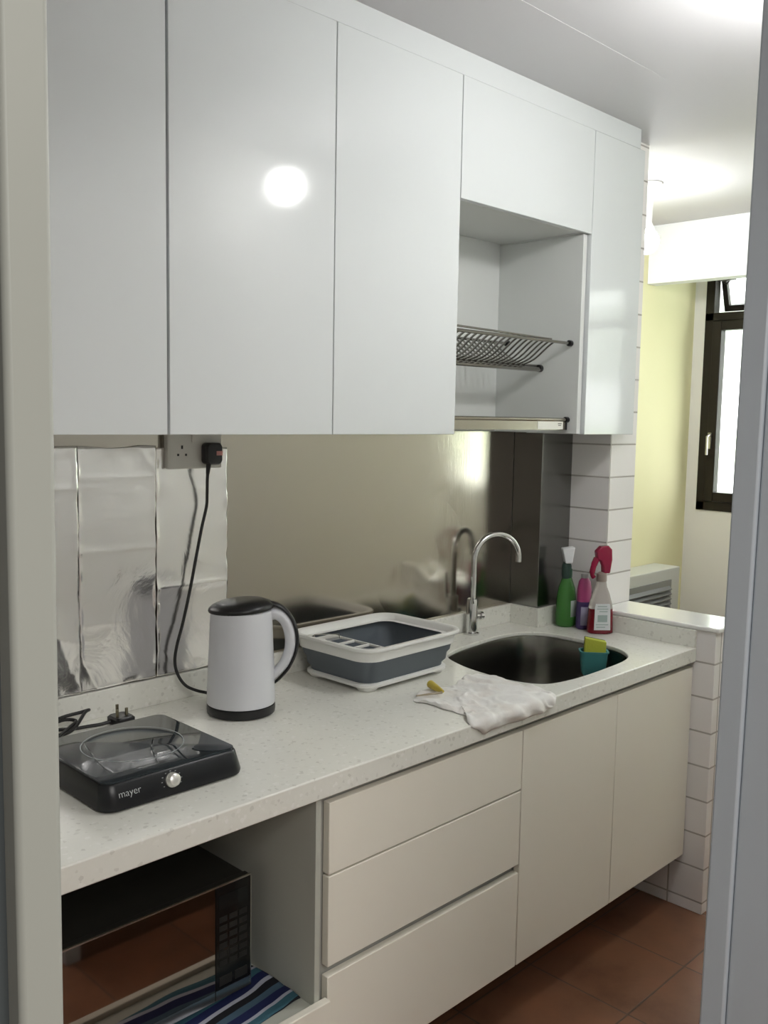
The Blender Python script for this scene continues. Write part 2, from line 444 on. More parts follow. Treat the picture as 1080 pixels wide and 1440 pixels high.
# ------------------------------------------------------------------ ceiling globe lamps
def globe(name, label, x, y, z, rad, m, top):
    t = thing(name, label, 'ceiling lamp', (x, y, top), group='ceiling globe lamps')
    bm = bm_new(); lathe(bm, x, y, [(.052, top - .001), (.054, top - .012), (.046, top - .026), (.026, top - .040), (.020, top - .055), (.018, z + rad + .022), (.030, z + rad * .95), (.031, z + rad * .80)], 32)
    link('lamp_holder', bm, m_wplast, t)
    bm = bm_new(); bmesh.ops.create_uvsphere(bm, u_segments=32, v_segments=20, radius=rad)
    bmesh.ops.translate(bm, verts=bm.verts[:], vec=(x, y, z))
    link('globe', bm, m, t)
    return t
globe('ceiling_globe_lamp', 'round white globe lamp hanging below the kitchen ceiling, reflected in the cabinet door', 1.905, -1.13, 2.200, .047, m_lamp, 2.378)
globe('ceiling_globe_lamp', 'lit globe lamp in the yard, half hidden behind the tiled column', 3.3, .016, 2.176, .048, m_lamp2, 2.392)

# ------------------------------------------------------------------ upper cabinets
G = .0012
def door(name, x0, x1, z0, z1, parent, y=YU, m=None, th=.018, g=G, bevel=.0012):
    return bx(name, (x0 + g, x1 - g, y, y + th, z0 + g, z1 - g), m or m_cab, parent, bevel=bevel)
XA0, X1, X2, X3, X4, X5 = .105, .9715, 1.3868, 1.8001, 2.3851, 2.6676
t = thing('wall_cabinet', 'tall glossy white wall cabinet at far left, beside the door frame', 'cabinet', (XA0, -.0, ZU), group='glossy white wall cabinets')
bx('body', (XA0, X1 - .002, YU + .020, -.004, ZU + .002, ZD), m_carc, t)
door('door', XA0, .54, ZU, ZD, t); door('door', .54, X1 - .0015, ZU, ZD, t)
t = thing('wall_cabinet', 'double-door glossy white wall cabinet showing the lamp reflection', 'cabinet', (X1, -.0, ZU), group='glossy white wall cabinets')
bx('body', (X1 + .002, X3 - .001, YU + .020, -.004, ZU + .002, ZD), m_carc, t)
door('door', X1 + .0015, X2, ZU, ZD, t); door('door', X2, X3, ZU, ZD, t)
t = thing('plate_rack_cabinet', 'open-bottomed white wall cabinet with lift-up door over the sink, holding steel racks', 'cabinet', (X3, -.0, ZU))
bm = bm_new()
box(bm, X3 + .001, X3 + .019, YU + .020, -.004, ZU + .002, ZD)
box(bm, X4 - .020, X4 - .001, YU + .012, -.004, ZU + .002, ZN - .001)
box(bm, X4 - .020, X4 - .001, YU + .020, -.004, ZN, ZD)
box(bm, X3 + .019, X4 - .020, YU + .020, -.004, ZN + .004, ZN + .022)
box(bm, X3 + .019, X4 - .020, YU + .020, -.004, ZD - .018, ZD)
box(bm, X3 + .019, X4 - .020, -.012, -.004, ZU + .002, ZN + .004)
link('body', bm, m_carc, t, bevel=.0008)
door('lift_door', X3, X4 + .003, ZN, ZD, t)
o = bx('fixed_fascia', (X4 + .0042, X5, YU, YU + .018, ZU, ZD - .0015), m_cab, bevel=.0012)
tag(o, 'narrow fixed glossy white panel between the plate rack cabinet and the tiled column', 'panel')
o = bx('filler_side', (X4 + .005, 2.6505, YU + .019, -.117, ZU, ZD), m_carc)
o.name = 'filler_box'
tag(o, 'white boxed side behind the narrow fixed panel, seen from below', 'panel')
o = bx('cornice_strip', (XA0, 2.640, YU, YU + .020, ZD - .0012, ZC), m_cab, bevel=.0006)
tag(o, 'long white filler strip between upper cabinet doors and ceiling', 'trim strip')

# plate racks inside the open cabinet
t = thing('plate_rack', 'slanted chrome wire plate rack mounted in the open cabinet', 'dish rack', (2.08, -.20, 1.65))
xa, xb = X3 + .021, X4 - .022
def rod(bm, p, q, rr, n=8): tube(bm, [p, q], rr, n)
bm = bm_new(); rod(bm, (xa, -.285, 1.7156), (xb, -.285, 1.7156), .0045); rod(bm, (xa, -.279, 1.728), (xb - .09, -.279, 1.722), .003)
rod(bm, (xa, -.174, 1.652), (xb - .0, -.174, 1.652), .0045); rod(bm, (xa, -.182, 1.642), (xb, -.182, 1.642), .0075)
rod(bm, (xa, -.055, 1.725), (xb, -.055, 1.725), .0045)
rk = link('rack_rails', bm, m_wire, t)
bm = bm_new()
x = xa + .012
while x < xb - .075:
    tube(bm, spline([(x, -.285, 1.7165), (x, -.262, 1.703), (x, -.215, 1.668), (x, -.176, 1.654)], 3), .0029, 6)
    tube(bm, spline([(x, -.176, 1.654), (x, -.135, 1.668), (x, -.082, 1.705), (x, -.055, 1.727)], 3), .0029, 6)
    x += .0250
w_ = link('rack_wires', bm, m_wire, t)
for (y, z, rr) in ((-.285, 1.7156, .009), (-.180, 1.645, .011), (-.055, 1.725, .009)):
    bm = bm_new(); tube(bm, [(xb - .010, y, z), (xb + .0015, y, z)], rr, 16); link('end_cap', bm, m_black, t)
t = thing('drip_tray', 'shallow stainless drip tray closing the bottom of the open cabinet', 'tray', (2.08, -.18, 1.46))
bm = bm_new()
box(bm, xa, xb - .012, -.282, -.030, 1.464, 1.4665); box(bm, xa, xb - .012, -.284, -.281, 1.462, 1.490); box(bm, xa, xb - .012, -.032, -.029, 1.464, 1.490)
tube(bm, [(xa, -.283, 1.492), (xb - .008, -.283, 1.492)], .0055, 10)
link('tray_pan', bm, mat('tray_stainless', (.36, .33, .28), .25, metal=1), t)
bm = bm_new(); box(bm, xb - .011, xb - .001, -.284, -.262, 1.462, 1.484); tube(bm, [(xb - .011, -.283, 1.492), (xb + .0015, -.283, 1.492)], .0085, 12)
link('end_bracket', bm, m_black, t)
bm = bm_new(); box(bm, xb - .150, xb - .024, -.2850, -.2843, 1.464, 1.486); lb = link('sticker', bm, mat('cream_sticker', (.90, .90, .82), .5), t)
bm = bm_new()
for a, b, z in ((xb - .048, xb - .034, 1.474), (xb - .050, xb - .032, 1.479)): box(bm, a, b, -.2856, -.2851, z, z + .0025)
link('sticker_print', bm, mat('sticker_ink', (.25, .25, .22), .6), lb)

# ------------------------------------------------------------------ lower cabinets
ZB = .1716
XD1, XD2, XD3, XD4 = 1.1506, 1.7651, 2.1888, 2.6163
ZT = .7765
t = thing('shelf_unit', 'open cream base unit holding the microwave, with one drawer below', 'cabinet', (.62, 0, ZB))
bm = bm_new()
xs0, xs1 = .105, 1.1290
box(bm, xs0, xs0 + .018, YC + .0, -.004, ZB, ZT); box(bm, xs1 - .013, xs1, YC - .001, -.004, ZB, ZT)
box(bm, xs0 + .018, xs1 - .013, YC + .0, -.004, .348, .366); box(bm, xs0 + .018, xs1 - .013, -.012, -.004, .366, ZT)
box(bm, xs0 + .018, xs1 - .013, YC + .02, -.004, ZB, ZB + .018)
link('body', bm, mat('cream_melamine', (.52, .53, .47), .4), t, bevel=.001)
bx('drawer', (xs0, 1.1425, YC - .019, YC - .002, ZB, .375), m_low, t, bevel=.002)
t = thing('drawer_unit', 'cream base cabinet with three wide handleless drawers', 'cabinet', (1.45, 0, ZB))
bm = bm_new(); box(bm, 1.1295, XD2 - .002, YC + .020, -.004, ZB + .001, ZT - .0)
link('body', bm, m_grey, t)
YL = YC
for (z0, z1) in ((.6165, .760), (.4295, .6125), (ZB, .409)):
    dr = bx('drawer', (XD1, XD2 - .0015, YL, YL + .018, z0, z1), m_low, t, bevel=.0015)
t = thing('sink_cabinet', 'cream double-door base cabinet under the sink', 'cabinet', (2.19, 0, ZB))
bm = bm_new()
box(bm, XD2 + .001, XD2 + .018, YC + .020, -.004, ZB + .001, ZT); box(bm, XD4 - .018, XD4, YC + .020, -.004, ZB + .001, ZT)
box(bm, XD2 + .018, XD4 - .018, YC + .020, -.004, ZB + .001, ZB + .018); box(bm, XD2 + .018, XD4 - .018, -.012, -.004, ZB + .018, ZT)
box(bm, XD2 + .018, XD4 - .018, YC + .020, YC + .035, .70, ZT)
link('body', bm, m_grey, t)
bx('door', (XD2 + .0015, XD3 - .0012, YL, YL + .018, ZB, .760), m_low, t, bevel=.0015)
bx('door', (XD3 + .0012, XD4, YL, YL + .018, ZB, .760), m_low, t, bevel=.0015)

# ------------------------------------------------------------------ counter with sink cut-out
SINK = [(1.9729, -.175), (2.0492, -.1397), (2.1541, -.1225), (2.2797, -.1140), (2.3751, -.1320), (2.4274, -.1886), (2.4400, -.280), (2.4383, -.3828), (2.4224, -.4554), (2.3726, -.5116), (2.3072, -.5350), (2.2034, -.5432), (2.0863, -.545), (1.994, -.5364), (1.9452, -.5135), (1.9186, -.4605), (1.9123, -.3904), (1.9276, -.2750)]
SC = [(p.x, p.y) for p in spline([(x, y, 0) for x, y in SINK], 5, True)]
XE = 2.6185
t = thing('worktop', 'long speckled beige quartz worktop with rounded sink cut-out', 'worktop', (1.4, -.3, H))
bm = bm_new()
outer = [(.103, YF), (XE, YF), (XE, -.0045), (.103, -.0045)]
def ring(pts, z):
    vs = [bm.verts.new((x, y, z)) for x, y in pts]
    return vs, [bm.edges.new((vs[i], vs[(i + 1) % len(vs)])) for i in range(len(vs))]
SC2 = [(2.18 + (x - 2.18) * 1.045, -.33 + (y + .33) * 1.045) for x, y in SC]
a, ea = ring(outer, H); b, eb = ring(SC, H)
bmesh.ops.triangle_fill(bm, use_beauty=True, use_dissolve=False, edges=ea + eb)
a2, ea2 = ring(outer, H - .0443); b2, eb2 = ring(SC2, H - .0443)
bmesh.ops.triangle_fill(bm, use_beauty=True, use_dissolve=False, edges=ea2 + eb2)
b3, _ = ring(SC, H - .0125); b4, _ = ring(SC2, H - .0126)
for p, q in ((a, a2), (b, b3), (b3, b4), (b4, b2)):
    for i in range(len(p)):
        k = (i + 1) % len(p); bm.faces.new((p[i], p[k], q[k], q[i]))
link('counter_slab', bm, m_quartz, t, bevel=.003, seg=3)
bm = bm_new(); box(bm, .103, 2.480, -.0165, -.0045, H, .882); link('upstand', bm, m_quartz, t, bevel=.001)
bm = bm_new(); box(bm, 2.470, 2.4815, -.1165, -.0170, H, .882); box(bm, 2.470, 2.6180, -.128, -.1165, H, .882)
link('upstand', bm, m_quartz, t, bevel=.001)
bm = bm_new(); box(bm, 2.6070, 2.6188, -.600, -.129, H, .8735); link('upstand', bm, m_quartz, t, bevel=.001)

# sink bowl
t = thing('sink', 'undermounted rounded stainless steel sink bowl set in the worktop', 'sink', (2.18, -.33, H - .2))
cx = sum(p[0] for p in SC) / len(SC); cy = sum(p[1] for p in SC) / len(SC)
def shr(s, z): return [(cx + (x - cx) * s, cy + (y - cy) * s, z) for x, y in SC]
bm = bm_new()
loft(bm, [shr(1.02, H - .0130), shr(1.006, H - .0131), shr(1.002, H - .016), shr(.985, H - .11), shr(.965, H - .17), shr(.93, H - .19), shr(.86, H - .200), shr(.3, H - .204), shr(.1, H - .205)], False, True)
m_bowl = mat('brushed_sink_steel', (.25, .245, .225), .25, metal=1); add_bump(m_bowl, 60, .1, .0005, stretch=(1, 1, .1))
link('bowl', bm, m_bowl, t, solid=.0012, smooth=50)
bm = bm_new(); lathe(bm, cx, cy, [(.042, H - .2035), (.040, H - .2005), (.03, H - .2015), (.012, H - .2022)], 24)
link('drain', bm, m_steel, t)

# tap
t = thing('kitchen_tap', 'chrome gooseneck kitchen tap standing behind the sink', 'tap', (2.238, -.043, H))
tx, ty = 2.238, -.043
bm = bm_new(); lathe(bm, tx, ty, [(.025, H + .0003), (.025, H + .006), (.0185, H + .009), (.0175, H + .105), (.0155, H + .112), (.0115, H + .114)], 28)
link('tap_body', bm, m_steel, t)
dx, dy = .155, -.055; d = math.hypot(dx, dy); ux, uy = dx / d, dy / d; rr = d / 2
path = [(tx + .004, ty, H + .10), (tx + .004, ty, 1.0), (tx + .004, ty, 1.045)]
for k in range(0, 19):
    a = PI - PI * k / 18
    path.append((tx + .004 + ux * (rr + rr * math.cos(a)), ty + uy * (rr + rr * math.cos(a)), 1.052 + rr * .98 * math.sin(a)))
path.append((tx + .004 + dx, ty + dy, 1.040))
bm = bm_new(); tube(bm, path, .0095, 14); link('spout', bm, m_steel, t)
bm = bm_new(); tube(bm, [(tx, ty, H + .055), (tx + .038, ty - .008, H + .055)], .0085, 12); tube(bm, [(tx + .030, ty - .007, H + .055), (tx + .040, ty - .009, H + .055)], .0125, 16)
link('valve', bm, m_steel, t)
bm = bm_new(); tube(bm, [(tx - .012, ty - .012, H + .10), (tx - .018, ty - .012, H + .125), (tx - .021, ty - .012, H + .185)], [.0045, .004, .003], 8)
link('lever', bm, m_steel, t)

# ------------------------------------------------------------------ aluminium foil sheets on the wall
def foil(x0, x1, z0, z1, label, seed, creases):
    bm = bm_new(); nx, nz = 60, 110
    V = []
    for j in range(nz + 1):
        row = []
        for i in range(nx + 1):
            uu, vv = i / nx, j / nz
            x = x0 + (x1 - x0) * uu; z = z0 + (z1 - z0) * vv
            p = Vector((x * 7, z * 4, seed))
            h = .0018 * noise.noise(p) + .0007 * noise.noise(p * 4)
            edge = min(uu, 1 - uu, vv, 1 - vv)
            h += .003 * max(0, .05 - edge) / .05 * (.5 + noise.noise(Vector((x * 30, z * 30, seed + 3))))
            for (cxx, czz, ang, amp, wid) in creases:
                dd = (x - cxx) * math.cos(ang) + (z - czz) * math.sin(ang)
                h += amp * math.exp(-abs(dd) / wid)
            zz = z
            if j == nz: zz += .004 * noise.noise(Vector((x * 14, seed, 1)))
            row.append(bm.verts.new((x + (.002 * noise.noise(Vector((z * 10, seed, 5))) if i in (0, nx) else 0), -.0085 - h, zz)))
        V.append(row)
    for j in range(nz):
        for i in range(nx):
            bm.faces.new((V[j][i], V[j][i + 1], V[j + 1][i + 1], V[j + 1][i]))
    o = link('foil_sheet', bm, m_foil, solid=.0004, smooth=60, origin=((x0 + x1) / 2, -.006, z0))
    tag(o, label, 'foil', 'foil sheets on the wall')
    return o
foil(.62, .9485, .8845, 1.418, 'crinkled aluminium foil sheet on the wall nearest the door frame', 1.3, [(.9, 1.33, 1.5, .0015, .006), (.93, .93, .35, .004, .03), (.88, 1.02, 1.2, .002, .02)])
foil(.9495, 1.1360, .8845, 1.416, 'broad crinkled foil sheet on the wall directly left of the socket', 7.7, [(1.0, 1.35, 1.57, .0012, .004), (1.0, 1.19, 1.57, .001, .004), (.965, .93, .45, .004, .02), (1.0, 1.03, 1.5, .0012, .01), (1.12, 1.38, .6, .002, .01)])
foil(1.1375, 1.3330, .8845, 1.412, 'mirror-like foil strip below the wall socket behind the kettle cable', 12.9, [(1.2, 1.09, 1.57, .003, .012), (1.16, .93, .9, .003, .015)])

# ------------------------------------------------------------------ wall socket and kettle plug
t = thing('wall_socket', 'double three-pin wall socket plate with one plug in, under the cabinet', 'socket', (1.233, -.015, 1.408))
m_sock = mat('cream_socket_plastic', (.68, .67, .62), .35)
sp = bx('face_plate', (1.160, 1.3065, -.026, -.012, 1.364, 1.448), m_sock, t, bevel=.004, seg=3)
bx('back_box', (1.163, 1.303, -.0125, -.004, 1.367, 1.446), m_sock, t)
bm = bm_new()
for (a, b, c, d) in ((-.0025, .0025, .006, .014), (-.013, -.008, -.010, -.005), (.008, .013, -.010, -.005)):
    box(bm, 1.1965 + a, 1.1965 + b, -.0264, -.0255, 1.404 + c, 1.404 + d)
link('pin_holes', bm, m_black, t)
bx('rocker_switch', (1.222, 1.232, -.029, -.026, 1.425, 1.443), m_sock, t, bevel=.001)
t = thing('cable_plug', 'black three-pin plug with pink label pushed into the socket', 'plug', (1.270, -.04, 1.398))
bm = bm_new()
loft(bm, [[(1.270 + x, y, 1.399 + z) for x, z, _ in [(px, pz, 0) for px, pz, _q in rrect(0, 0, s * .0225, s * .0255, s * .010, 0, 5)]] for y, s in ((-.0268, .95), (-.030, 1.0), (-.046, 1.0), (-.052, .86))])
link('plug_body', bm, m_black, t)
bx('fuse_label', (1.273, 1.290, -.0530, -.0521, 1.395, 1.405), mat('pink_label', (.62, .28, .26), .5), t)
cab = [(1.2585, -.043, 1.378), (1.2560, -.040, 1.345), (1.2590, -.034, 1.305), (1.2600, -.030, 1.275), (1.2480, -.028, 1.225), (1.2330, -.028, 1.160), (1.2160, -.028, 1.085), (1.1950, -.028, 1.005), (1.1790, -.028, .955), (1.1720, -.030, .918), (1.1760, -.036, .888), (1.1900, -.046, .862), (1.2120, -.058, .848), (1.2350, -.075, .840), (1.2500, -.100, .829)]
bm = bm_new(); tube(bm, spline(cab, 6), .0037, 8); tube(bm, [(1.2585, -.043, 1.384), (1.2560, -.041, 1.352)], [.007, .0045], 10)
link('cable', bm, m_rub, t)

# ------------------------------------------------------------------ kettle
kx, ky = 1.247, -.184
t = thing('electric_kettle', 'white electric kettle with black lid, base and handle trim', 'kettle', (kx, ky, H))
m_ket = mat('white_enamelled_body', (.64, .65, .68), .28, coat=.3)
bm = bm_new(); lathe(bm, kx, ky, [(.071, H + .0005), (.0765, H + .003), (.0775, H + .012), (.0765, H + .021), (.073, H + .0225)], 48)
link('kettle_base', bm, m_black, t)
RT = .0685
bm = bm_new(); lathe(bm, kx, ky, [(.072, H + .0228), (.0765, H + .024), (.0768, H + .030), (.0745, H + .10), (.0715, H + .165), (.0695, H + .215), (RT, H + .234), (.063, H + .2365)], 56)
link('kettle_body', bm, m_ket, t)
# lid: domed, sweeping into the spout on the left and the handle on the right
hd = Vector((.7041, -.7098, 0)).normalized()      # handle direction
hd = Vector((math.cos(math.radians(-38)), math.sin(math.radians(-38)), 0))
sd = Vector((-hd.y, hd.x, 0))
bm = bm_new()
rings = []
for s, z in ((1.0, .2350), (1.02, .2385), (1.0, .2435), (.90, .2500), (.70, .2555), (.4, .2590)):
    ring_ = []
    for i in range(48):
        a = 2 * PI * i / 48
        c_, s_ = math.cos(a), math.sin(a)
        ex = 1 + .06 * max(0, -c_) ** 8 + .05 * max(0, c_) ** 6
        zz = z
        zz += .005 * c_ * s
        p = Vector((kx, ky, H + zz)) + hd * (c_ * RT * s * ex) + sd * (s_ * RT * s)
        ring_.append(p)
    rings.append(ring_)
loft(bm, rings)
link('lid', bm, m_black, t)
def strap(bm, ctrl, wid, thick):
    pts = spline(ctrl, 6); rings = []
    for i, p in enumerate(pts):
        a = pts[max(i - 1, 0)]; b = pts[min(i + 1, len(pts) - 1)]
        tt = (b - a).normalized(); nn = tt.cross(sd).normalized()
        w_, th = (wid(i / (len(pts) - 1)), thick(i / (len(pts) - 1)))
        rings.append([p + sd * (w_ * math.cos(q)) + nn * (th * math.sin(q)) for q in [2 * PI * k / 14 for k in range(14)]])
    loft(bm, rings)
def hp(rad, z): return Vector((kx, ky, H + z)) + hd * rad
inner = [hp(.058, .222), hp(.080, .224), hp(.100, .206), hp(.1095, .174), hp(.1085, .142), hp(.097, .112), hp(.081, .092), hp(.068, .080)]
bm = bm_new(); strap(bm, inner, lambda q: .0135, lambda q: .0145 - .004 * q)
link('handle', bm, m_ket, t)
outer_ = [hp(.035, .249), hp(.062, .249), hp(.090, .239), hp(.113, .213), hp(.1250, .176), hp(.1235, .140), hp(.108, .102), hp(.088, .077), hp(.0755, .066)]
bm = bm_new(); strap(bm, outer_, lambda q: .0118 - .002 * q, lambda q: .0062 - .0035 * q)
link('handle_trim', bm, m_black, t)

# ------------------------------------------------------------------ induction hob
hx, hy, ha = .887, -.342, math.radians(-.6)
t = thing('induction_hob', 'black portable single hotplate with silver knob on the worktop by the door', 'hob', (hx, hy, H), ha)
bm = bm_new()
loft(bm, [rrect(0, 0, a, b, c, z, 6) for a, b, c, z in ((.139, .143, .03, .0015), (.1445, .149, .03, .004), (.1450, .1495, .028, .010), (.1380, .1370, .022, .0440), (.1360, .1345, .02, .0465))])
link('housing', bm, mat('hob_black_housing', (.006, .007, .009), .30), t, local=True)
m_hg = mat('hob_ceramic_glass', (.022, .029, .034), .03, coat=.0, spec=.35)
bm = bm_new(); loft(bm, [rrect(0, 0, a, b, c, z, 6) for a, b, c, z in ((.1352, .1335, .02, .0467), (.1352, .1335, .02, .0498), (.1337, .132, .019, .0505))])
gl = link('glass_top', bm, m_hg, t, local=True)
def annulus(bm, cx, cy, r0, r1, z, n=64, a0=0, a1=2 * PI):
    A_ = [bm.verts.new((cx + r0 * math.cos(a0 + (a1 - a0) * i / n), cy + r0 * math.sin(a0 + (a1 - a0) * i / n), z)) for i in range(n + 1)]
    B_ = [bm.verts.new((cx + r1 * math.cos(a0 + (a1 - a0) * i / n), cy + r1 * math.sin(a0 + (a1 - a0) * i / n), z)) for i in range(n + 1)]
    for i in range(n): bm.faces.new((A_[i], A_[i + 1], B_[i + 1], B_[i]))
bm = bm_new(); annulus(bm, 0, .012, .0930, .0950, .0508)
link('cooking_ring', bm, mat('printed_grey_ring', (.38, .41, .42), .4), gl, local=True, solid=.0002)
# front panel details: the sloping front is at local y about -.145
def fp(x, z):   # point on the sloping front face
    k = (z - .010) / (.0440 - .010); return (x, -.1497 + k * (.0125), z)
kn = Vector(fp(-.012, .0285))
slope = math.atan2(.0125, .034)
nrm = Vector((0, -math.cos(slope), math.sin(slope)))
bm = bm_new(); tube(bm, [kn, kn + nrm * .004, kn + nrm * .005, kn + nrm * .012, kn + nrm * .0135], [.0130, .0130, .0118, .0112, .0095], 32)
link('knob', bm, mat('brushed_silver_knob', (.75, .74, .70), .3, metal=.7), t, local=True, smooth=50)
bm = bm_new()
for k in range(9):
    a = math.radians(-30 + k * 30)
    c = kn + Vector((math.cos(a) * .0195, 0, 0)) + Vector((0, math.sin(slope), math.cos(slope))) * (math.sin(a) * .0155) + nrm * .0004
    for sgn in (1,):
        q = [c + Vector((dx_, 0, 0)) + Vector((0, math.sin(slope), math.cos(slope))) * dz_ for dx_, dz_ in ((-.0014, -.0007), (.0014, -.0007), (.0014, .0007), (-.0014, .0007))]
        bm.faces.new([bm.verts.new(p) for p in q])
link('dial_marks', bm, mat('dial_print', (.35, .36, .36), .5), t, local=True, solid=.0002)
cu = bpy.data.curves.new('brand_lettering', 'FONT'); cu.body = 'mayer'; cu.size = .0172; cu.offset = -.00025; cu.extrude = .0002; cu.align_x = 'CENTER'
tmp = bpy.data.objects.new('tmp_text', cu); COL.objects.link(tmp)
dg = bpy.context.evaluated_depsgraph_get(); me = bpy.data.meshes.new_from_object(tmp.evaluated_get(dg)); bpy.data.objects.remove(tmp)
lt = bpy.data.objects.new('brand_lettering', me); COL.objects.link(lt); me.materials.append(mat('silver_print', (.62, .64, .64), .4))
lt.parent = t; lt.location = Vector(fp(-.094, .024)) + nrm * .0006; lt.rotation_euler = (PI / 2 - slope, 0, 0)
# hob cable and its plug lying pins-up
bm = bm_new()
cz = H + .006
cpts = [(.985, -.078, cz + .004), (.962, -.072, cz), (.935, -.066, cz), (.905, -.060, cz), (.87, -.055, cz + .004), (.845, -.075, cz + .008), (.85, -.105, cz + .010), (.885, -.100, cz + .014), (.93, -.062, cz + .03), (.948, -.045, cz + .028), (.935, -.032, cz + .022), (.90, -.030, cz + .02), (.86, -.045, cz + .018), (.82, -.075, cz + .012), (.80, -.11, cz + .01), (.83, -.125, cz + .012), (.88, -.095, cz + .018), (.905, -.070, cz + .02), (.88, -.055, cz + .022), (.83, -.075, cz + .015), (.79, -.13, cz + .005), (.80, -.165, cz + .012), (.81, -.185, cz + .018)]
tube(bm, spline(cpts, 6), .0038, 8)
t2 = thing('plug_and_cord', 'black three-pin plug lying prongs up behind the hob with its coiled cord', 'plug', (.99, -.08, H))
link('cord', bm, m_rub, t2)
bm = bm_new(); loft(bm, [rrect(1.003, -.083, a, b, .008, z, 4) for a, b, z in ((.020, .022, H + .0008), (.023, .024, H + .004), (.023, .024, H + .016), (.019, .021, H + .020))])
link('plug_body', bm, m_black, t2)
m_brass = mat('dull_brass_pin', (.20, .18, .12), .35, metal=.8)
for (px_, py_, hh) in ((.990, -.090, .016), (1.012, -.090, .016), (1.001, -.070, .021)):
    bm = bm_new(); box(bm, px_ - .0030, px_ + .0030, py_ - .002, py_ + .002, H + .020, H + .020 + hh); link('pin', bm, m_brass, t2, bevel=.0006)

# ------------------------------------------------------------------ collapsible dish rack
rx, ry, ra = 1.700, -.166, math.radians(1.2)
t = thing('dish_drainer', 'white and grey collapsible dish drainer tub beside the sink', 'dish rack', (rx, ry, H), ra)
HX, HY = .180, .142
bm = bm_new()
def tub(prof):   # outside then inside, one continuous skin
    return loft(bm, [rrect(0, 0, HX + o_, HY + o_, rd, z, 8) for o_, rd, z in prof], True, True)
tub([(-.030, .035, .094), (-.012, .045, .0745), (-.004, .05, .0765), (.000, .052, .0990), (.008, .058, .1010), (.010, .06, .1050), (.008, .058, .1090), (-.002, .05, .1095), (-.008, .046, .1060), (-.012, .044, .0945), (-.028, .036, .0945)][1:])
rim = link('rim', bm, m_wplast, t, local=True, smooth=60)
# the last ring is capped by the silicone wall inside, so cut that cap away
me = rim.data
bmx = bmesh.new(); bmx.from_mesh(me)
for fc in [fc for fc in bmx.faces if len(fc.verts) > 8]: bmx.faces.remove(fc)
bmx.to_mesh(me); bmx.free()
bm = bm_new()
loft(bm, [rrect(0, 0, HX + o_, HY + o_, rd, z, 8) for o_, rd, z in ((-.008, .05, .0760), (-.011, .048, .060), (-.017, .046, .052), (-.019, .045, .036), (-.027, .042, .028), (-.0285, .04, .0205))], False, False)
loft(bm, [rrect(0, 0, HX + o_, HY + o_, rd, z, 8) for o_, rd, z in ((-.014, .044, .0945), (-.018, .044, .076), (-.024, .042, .056), (-.030, .04, .034), (-.034, .038, .024))], False, True)
link('silicone_wall', bm, m_gplast, t, local=True, smooth=60)
bm = bm_new()
loft(bm, [rrect(0, 0, HX + o_, HY + o_, rd, z, 8) for o_, rd, z in ((-.030, .035, .0100), (-.020, .044, .0115), (-.019, .045, .0175), (-.024, .042, .0205), (-.05, .03, .0200))], True, True)
link('base_tray', bm, m_wplast, t, local=True, smooth=50)
for sx in (-1, 1):
    for sy in (-1, 1):
        bm = bm_new(); loft(bm, [rrect(sx * (HX - .056), sy * (HY - .056), a, a, .02, z, 5) for a, z in ((.022, .0003), (.028, .0108))])
        link('foot', bm, m_wplast, t, local=True)
bm = bm_new()   # cutlery compartment along the left side
xl, xr_ = -HX + .030, -HX + .030 + .080
yb0, yb1 = -HY + .046, HY - .022
for x_ in (xr_ - .003, xl + .0): box(bm, x_, x_ + .005, yb0, yb1 - .02, .0865, .0925)
for k in range(4):
    y_ = yb0 + k * (yb1 - .055 - yb0) / 3
    box(bm, xl + .005, xr_ - .003, y_, y_ + (.014 if k == 0 else .006), .0865, .0925)
box(bm, xl + .001, xr_, yb1 - .055, yb1 - .02, .086, .0925)
box(bm, xl - .012, xl + .001, yb0 + .02, yb1 - .02, .0885, .0925); box(bm, xl + .012, xr_ + .002, yb0 - .014, yb0 + .001, .0885, .0925)
cm = link('cutlery_divider', bm, m_wplast, t, local=True, bevel=.0012)
bm = bm_new(); tube(bm, [(xl + .004, yb1 - .035, .088), (xl + .004, yb1 - .035, .104), (xl + .030, yb1 - .045, .103), (xl + .068, yb1 - .060, .100), (xl + .070, yb1 - .060, .09)], .0014, 8)
link('wire_hook', bm, m_steel2, t, local=True)

for ch in t.children_recursive: ch.data.transform(Matrix.Diagonal((1, 1, 1.07, 1)))
# ------------------------------------------------------------------ cloth on the edge of the counter
TOP = [(1.590, .400), (1.605, .389), (1.655, .360), (1.7004, .3565), (1.735, .372), (1.769, .3765), (1.83, .352), (1.879, .3505), (1.897, .412), (1.890, .511), (1.8835, .590), (1.872, .615)]
BOT = [(1.590, .406), (1.600, .432), (1.598, .470), (1.598, .522), (1.596, .560), (1.560, .590), (1.572, .612), (1.605, .634), (1.6485, .630), (1.7426, .632), (1.828, .632), (1.860, .618)]
def pw(P_, q):
    pts = P_; n = len(pts) - 1; s = q * n; i = min(int(s), n - 1); f_ = s - i
    return Vector((pts[i][0] + (pts[i + 1][0] - pts[i][0]) * f_, pts[i][1] + (pts[i + 1][1] - pts[i][1]) * f_))
TOPS = [(p.x, p.y) for p in spline([(a, b, 0) for a, b in TOP], 4)]
BOTS = [(p.x, p.y) for p in spline([(a, b, 0) for a, b in BOT], 4)]
def jit(P_, sd): return [(x + .006 * noise.noise(Vector((x * 40, y * 40, sd))), y + .007 * noise.noise(Vector((x * 40, y * 40, sd + 9)))) for x, y in P_]
TOPS, BOTS = jit(TOPS, 1), jit(BOTS, 5)
bm = bm_new(); nu, nv = 96, 44; V = []
